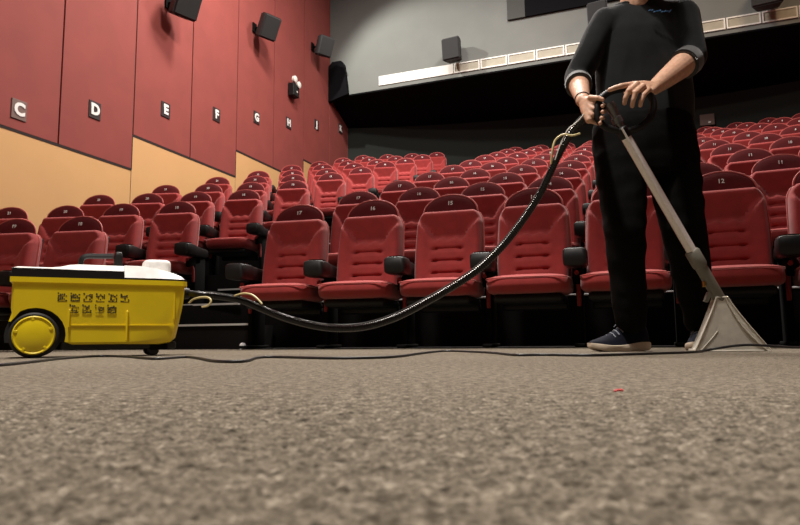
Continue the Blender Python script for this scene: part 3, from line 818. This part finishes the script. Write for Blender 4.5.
# ------------------------------------------------------------------ the man with the wand
PO = Vector((.99, 2.72, 0))
man = empty('person', PO, 0, 'man in black shirt and trousers standing and holding the wand grip with both hands', 'person')
def lp(p): return Vector(p) - PO
def ball(bm, c, r, s=(1, 1, 1), rot=None):
    q = bmesh.ops.create_uvsphere(bm, u_segments=20, v_segments=12, radius=r)
    m_ = Matrix.Translation(Vector(c)) @ (rot.to_4x4() if rot else Matrix.Identity(4)) @ Matrix.Diagonal((*s, 1))
    bmesh.ops.transform(bm, matrix=m_, verts=q['verts'])
def limb(bm, pts, rads, n=18, squash=None):
    tube(bm, pts, rads, n, squash=squash)
    for p, r in zip(pts, rads): ball(bm, p, r*.995)
def loft(bm, secs, n=28):
    # secs: (x, y, z, rx, ry)
    rings = []
    for x, y, z, rx, ry in secs:
        rings.append([bm.verts.new((x+rx*math.copysign(abs(cos(2*pi*k/n))**.85, cos(2*pi*k/n)), y+ry*math.copysign(abs(sin(2*pi*k/n))**.85, sin(2*pi*k/n)), z)) for k in range(n)])
    for a, b in zip(rings, rings[1:]):
        for k in range(n): bm.faces.new((a[k], a[(k+1) % n], b[(k+1) % n], b[k]))
    bm.faces.new(rings[0][::-1]); bm.faces.new(rings[-1])
def fuse(name, bm, m_, parent, voxel, smooth=4, wrinkle=0, wscale=9, stretch=(1, 1, 1), seed=0):
    bmesh.ops.recalc_face_normals(bm, faces=bm.faces)
    me = bpy.data.meshes.new(name); bm.to_mesh(me); bm.free()
    o = bpy.data.objects.new(name, me); C.objects.link(o)
    r = o.modifiers.new('r', 'REMESH'); r.mode = 'VOXEL'; r.voxel_size = voxel; r.adaptivity = 0
    if smooth:
        s_ = o.modifiers.new('s', 'SMOOTH'); s_.iterations = smooth; s_.factor = .5
    dg = bpy.context.evaluated_depsgraph_get(); dg.update()
    me2 = bpy.data.meshes.new_from_object(o.evaluated_get(dg)); bpy.data.objects.remove(o)
    me2.name = name
    if wrinkle:
        for v in me2.vertices:
            q = Vector((v.co.x*stretch[0], v.co.y*stretch[1], v.co.z*stretch[2]))*wscale + Vector((seed, 0, 0))
            w = noise.noise(q)
            ridge = (1-abs(w)*2.2)
            v.co += v.normal*wrinkle*(ridge*.7 + noise.noise(q*2.1)*.4)
    me2.materials.clear(); me2.materials.append(M[m_])
    for p in me2.polygons: p.use_smooth = True
    o = bpy.data.objects.new(name, me2); C.objects.link(o); o.parent = parent
    return o
SL, EL, WL = P(606, 22, 2.76), P(577, 78, 2.74), P(583, 101, 2.515)      # his right arm, at the left of the picture
SR, ER, WR = P(684, 15, 2.76), P(693, 57, 2.70), P(655, 87, 2.535)
NB = P(636, -8, 2.74)
HIPL, KNL, ANL = P(619, 135, 2.76), P(625, 232, 2.68), P(631, 325, 2.76)
HIPR, KNR, ANR = P(668, 135, 2.78), P(683, 225, 2.74), P(700, 325, 2.87)
cx = (SL.x+SR.x)/2 - .012
HZ = NB.z + .168; HC = Vector((NB.x-.01, 2.66, HZ))
bm = bmesh.new()
loft(bm, [lp((cx, 2.78, z))[:] + (rx, ry) for z, rx, ry in ((.90, .15, .10), (1.0, .155, .10), (1.12, .145, .095), (1.25, .155, .10), (1.36, .165, .105), (1.43, .15, .095), (1.48, .09, .07))])
limb(bm, [lp(NB+Vector((0, .02, -.06))), lp(NB+Vector((0, 0, .0))), lp(NB.lerp(HC, .55))], [.068, .060, .056])
limb(bm, [lp(SL), lp(SL.lerp(EL, .5)), lp(EL)], [.055, .048, .040]); limb(bm, [lp(SR), lp(SR.lerp(ER, .5)), lp(ER)], [.055, .048, .042])
limb(bm, [lp(EL), lp(EL.lerp(WL, .35)), lp(EL.lerp(WL, .75)), lp(WL)], [.042, .043, .033, .027])
limb(bm, [lp(ER), lp(ER.lerp(WR, .32)), lp(ER.lerp(WR, .72)), lp(WR)], [.047, .051, .040, .030])
for H_, K_, A_ in ((HIPL, KNL, ANL), (HIPR, KNR, ANR)):
    limb(bm, [lp(H_), lp(H_.lerp(K_, .5)), lp(K_), lp(K_.lerp(A_, .3)), lp(A_)], [.085, .068, .05, .052, .034])
# head with face, looking down to the nozzle
hR = Matrix.Rotation(.15, 3, 'Z') @ Matrix.Rotation(.38, 3, 'X')
def hp_(x, y, z): return lp(HC + hR @ Vector((x, y, z)))
ball(bm, hp_(0, .01, .03), .1, (.78, .98, 1.02), hR); ball(bm, hp_(0, -.02, -.045), .08, (.78, .88, .98), hR)
ball(bm, hp_(0, -.065, -.095), .03, (1.1, .8, .8), hR)
limb(bm, [hp_(0, -.092, .02), hp_(0, -.108, -.012), hp_(0, -.115, -.026)], [.008, .011, .013]); ball(bm, hp_(-.012, -.100, -.030), .009); ball(bm, hp_(.012, -.100, -.030), .009)
limb(bm, [hp_(-.038, -.083, .028), hp_(0, -.094, .030), hp_(.038, -.083, .028)], [.010, .009, .010])
limb(bm, [hp_(-.020, -.087, -.058), hp_(0, -.094, -.056), hp_(.020, -.087, -.058)], [.005, .007, .005]); limb(bm, [hp_(-.017, -.085, -.068), hp_(0, -.091, -.069), hp_(.017, -.085, -.068)], [.005, .008, .005])
for sx in (-1, 1): ball(bm, hp_(sx*.080, .012, -.008), .03, (.25, .6, 1.05), hR)
# --- hands
def finger(bm, pts, r0, r1):
    pts = [lp(P(*q)) for q in pts]; n = len(pts)
    limb(bm, pts, [r0 + (r1-r0)*i/(n-1) for i in range(n)], 12)
# his left hand on top of the ring: palm from the wrist to the knuckles
def palm(bm, w, k1, k4, r, r2):
    w, k1, k4 = lp(P(*w)), lp(P(*k1)), lp(P(*k4))
    for f in (0, .33, .66, 1):
        k_ = k1.lerp(k4, f); limb(bm, [w.lerp(k_, .05), w.lerp(k_, .55), k_], [r, r*.98, r2], 12)
palm(bm, (655, 87, 2.53), (633, 85, 2.438), (650.5, 91.5, 2.45), .0215, .0145)
finger(bm, [(632.5, 84.5, 2.435), (621.5, 86, 2.415), (614, 88.2, 2.418), (609.5, 90.0, 2.425)], .0118, .0088)
finger(bm, [(637, 84, 2.43), (628.5, 91, 2.41), (625.5, 98, 2.415), (624.5, 103.2, 2.425)], .0120, .0092)
finger(bm, [(643, 86, 2.43), (635.5, 92.5, 2.405), (633.2, 100, 2.41), (632.2, 106.0, 2.42)], .0118, .0090)
finger(bm, [(648.5, 89.5, 2.44), (643.5, 95, 2.415), (641.2, 101, 2.415), (640.3, 105.5, 2.425)], .0110, .0084)
finger(bm, [(652, 87, 2.50), (642, 90, 2.49), (632, 92, 2.48), (626, 93, 2.475)], .0125, .0090)
# his right hand closed around the left side of the ring
palm(bm, (583.5, 101, 2.51), (594, 103.5, 2.462), (589, 120, 2.462), .0215, .0145)
finger(bm, [(594, 103, 2.46), (601.5, 103.5, 2.475), (603.5, 105, 2.455), (602.5, 106, 2.432)], .0105, .0082)
finger(bm, [(594, 109, 2.455), (602.0, 110.5, 2.473), (604, 111.5, 2.452), (602.5, 112, 2.432)], .0108, .0082)
finger(bm, [(592, 115, 2.455), (600.5, 117, 2.470), (603, 118, 2.450), (601.5, 118, 2.430)], .0104, .0080)
finger(bm, [(589, 120.5, 2.46), (597, 123, 2.468), (600.5, 124, 2.450), (600, 123, 2.432)], .0095, .0074)
finger(bm, [(586, 102, 2.50), (590.5, 97.5, 2.462), (597.5, 98.0, 2.436), (602.5, 99.5, 2.428)], .0120, .0085)
body = fuse('body', bm, 'skin', man, .0034, 2)
bm = bmesh.new(); q_ = bmesh.ops.create_uvsphere(bm, u_segments=64, v_segments=48, radius=.1)
bmesh.ops.transform(bm, matrix=Matrix.Translation(hp_(0, .022, .045)) @ hR.to_4x4() @ Matrix.Diagonal((.84, .98, .98, 1)), verts=q_['verts'])
hp2 = [v for v in bm.verts if (hR.transposed() @ (v.co + PO - HC)).y < -.055 or (hR.transposed() @ (v.co + PO - HC)).z < -.03]
bmesh.ops.delete(bm, geom=hp2, context='VERTS'); bmesh.ops.solidify(bm, geom=bm.faces[:], thickness=.004)
o = finish('hair', bm, 'hair', man, smooth=True)
for sx in (-1, 1):
    bm = bmesh.new(); ball(bm, hp_(sx*.031, -.078, .012), .012); finish('eye', bm, 'eye', man, smooth=True)
    bm = bmesh.new(); ball(bm, hp_(sx*.031, -.087, .010), .0055); finish('pupil', bm, 'hair', man, smooth=True)
# --- shirt
bm = bmesh.new()
loft(bm, [lp((x, 2.785, z))[:] + (rx, ry) for z, x, rx, ry in ((.985, cx, .206, .125), (1.05, cx, .208, .125), (1.18, cx-.002, .204, .120), (1.30, cx, .198, .122), (1.38, cx, .186, .118), (1.44, cx+.006, .170, .104), (1.49, cx+.01, .135, .088), (1.535, cx+.012, .085, .074))])
cl = .22
limb(bm, [lp(SL), lp(SL.lerp(EL, .5)), lp(EL), lp(EL.lerp(WL, .28))], [.064, .060, .052, .048])
limb(bm, [lp(SR), lp(SR.lerp(ER, .5)), lp(ER), lp(ER.lerp(WR, .10))], [.066, .064, .060, .058])
limb(bm, [lp(SL), lp((cx, 2.79, SL.z+.035)), lp(SR)], [.06, .08, .06])
shirt = fuse('shirt', bm, 'shirt', man, .007, 14, .006, 8, (1, 1, .5), 3)
for A_, B_, f0, f1, r in ((EL, WL, .22, .36, .052), (ER, WR, .09, .27, .060)):
    bm = bmesh.new(); a, b = lp(A_.lerp(B_, f0)), lp(A_.lerp(B_, f1))
    tube(bm, [a, a.lerp(b, .1), a.lerp(b, .9), b, b.lerp(a, .25)], [r, r+.004, r+.004, r, r-.008], 24); smooth_angle(finish('cuff', bm, 'cuff', shirt), 60)
bm = bmesh.new(); c0 = lp((NB.x, 2.785, 1.51))
tube(bm, [c0 + Vector((.082*cos(q), .070*sin(q)-.004, .012*sin(q))) for q in [2*pi*k/28 for k in range(29)]], .012, 10, caps=False); smooth_angle(finish('collar', bm, 'shirt', shirt))
# small blue embroidery on the chest
bm = bmesh.new(); rnd = random.Random(4)
for k in range(9):
    u = 648.5+2.6*k
    a = lp(P(u, 11.5+rnd.uniform(-1.2, 1), 2.640)); b = lp(P(u+1.9, 11+rnd.uniform(-1.4, 1.4), 2.640))
    tube(bm, [a, a.lerp(b, .5)+Vector((0, 0, rnd.uniform(-.004, .005))), b], .0022, 6)
bm.verts.ensure_lookup_table()
emb = finish('embroidery', bm, 'logo', shirt)
bm = bmesh.new(); wc2 = lp(EL.lerp(WL, .93)); wd_ = (WL-EL).normalized()
tube(bm, [wc2 - wd_*.003, wc2 + wd_*.003], .0315, 20); finish('wristband', bm, 'hair', man)
# --- trousers
bm = bmesh.new()
loft(bm, [lp((x, 2.77, z))[:] + (rx, ry) for z, x, rx, ry in ((1.00, cx, .175, .125), (.96, cx, .19, .13), (.88, cx, .20, .135), (.80, cx, .195, .13), (.74, cx+.004, .185, .12))][::-1])
limb(bm, [lp(HIPL), lp(HIPL.lerp(KNL, .35)), lp(HIPL.lerp(KNL, .7)), lp(KNL), lp(KNL.lerp(ANL, .35)), lp(KNL.lerp(ANL, .7)), lp(KNL.lerp(ANL, .93))], [.112, .108, .092, .080, .074, .068, .064])
limb(bm, [lp(HIPR), lp(HIPR.lerp(KNR, .35)), lp(HIPR.lerp(KNR, .7)), lp(KNR), lp(KNR.lerp(ANR, .35)), lp(KNR.lerp(ANR, .7)), lp(KNR.lerp(ANR, .93))], [.112, .108, .098, .088, .080, .070, .064])
trousers = fuse('trousers', bm, 'trouser', man, .008, 8, .008, 7, (1, 1, 1.4), 11)
# --- shoes
def shoe(heel, toe, floor_z=0):
    heel, toe = Vector(heel), Vector(toe); d = (toe-heel); L_ = d.length; rz = atan2(d.y, d.x)
    t = empty('shoe', lp(heel), rz); t.parent = man
    # along x from heel (0) to toe (L): half width, sole bottom, sole top, upper height
    sec = [(0, .022, .010, .036, .100), (.012, .030, .004, .038, .112), (.05, .034, 0, .038, .114), (.09, .034, 0, .033, .116), (.125, .037, 0, .028, .106), (.16, .043, 0, .026, .086), (.20, .046, 0, .026, .068), (.235, .043, .004, .030, .056), (.262, .032, .012, .034, .048), (.278, .014, .022, .037, .042)]
    k_ = L_/.278; n = 18
    bm = bmesh.new(); rings = []
    for x, hw, zb, zs, zt in sec:
        ring = []
        for k in range(n):
            a = 2*pi*k/n; c_, s_ = cos(a), sin(a); narrow = 1 - .42*max(0, s_)*min(1, (zt-zs)/.05)
            ring.append(bm.verts.new((x*k_, hw*c_*narrow*.97, (zs-.006) + (zt-zs+.006)*(max(0, s_)**.8) - .004*max(0, -s_))))
        rings.append(ring)
    for a, b in zip(rings, rings[1:]):
        for k in range(n): bm.faces.new((a[k], a[(k+1) % n], b[(k+1) % n], b[k]))
    bm.faces.new(rings[0]); bm.faces.new(rings[-1])
    smooth_angle(finish('upper', bm, 'navy', t), 60)
    bm = bmesh.new(); rings = []
    for x, hw, zb, zs, zt in sec:
        rings.append([bm.verts.new((x*k_ + (-.004 if x == 0 else .004 if x > .27 else 0), hw*1.06*c_, z)) for c_, z in ((-.92, zb), (-1, zb+.006), (-1, zs-.003), (-.94, zs), (.94, zs), (1, zs-.003), (1, zb+.006), (.92, zb))])
    for a, b in zip(rings, rings[1:]):
        for k in range(8): bm.faces.new((a[k], a[(k+1) % 8], b[(k+1) % 8], b[k]))
    bm.faces.new(rings[0]); bm.faces.new(rings[-1])
    smooth_angle(finish('sole', bm, 'sole', t), 40)
    bm = bmesh.new()
    for i in range(5):
        x = (.118+.019*i)*k_; z = .106 - .0105*i; tube(bm, [(x-.004, -.026, z-.016), (x, -.012, z-.002), (x+.004, .0, z+.003), (x, .012, z-.002), (x-.004, .026, z-.016)], .0028, 6)
    for sy in (-1, 1): tube(bm, spline([(.118*k_, 0, .112), (.125*k_, sy*.014, .118), (.142*k_, sy*.024, .102)], 5), .0022, 6)
    smooth_angle(finish('laces', bm, 'lace', t))
    bm = bmesh.new(); tube(bm, [(.045*k_, 0, .100), (.045*k_, 0, .122)], [.036, .040], 18, squash=None); smooth_angle(finish('ankle_collar', bm, 'navy', t))
h1 = G(650, 350.5); shoe((1.035, 2.80, 0), (.775, 2.725, 0))
shoe((1.335, 2.975, 0), (1.215, 2.735, 0))
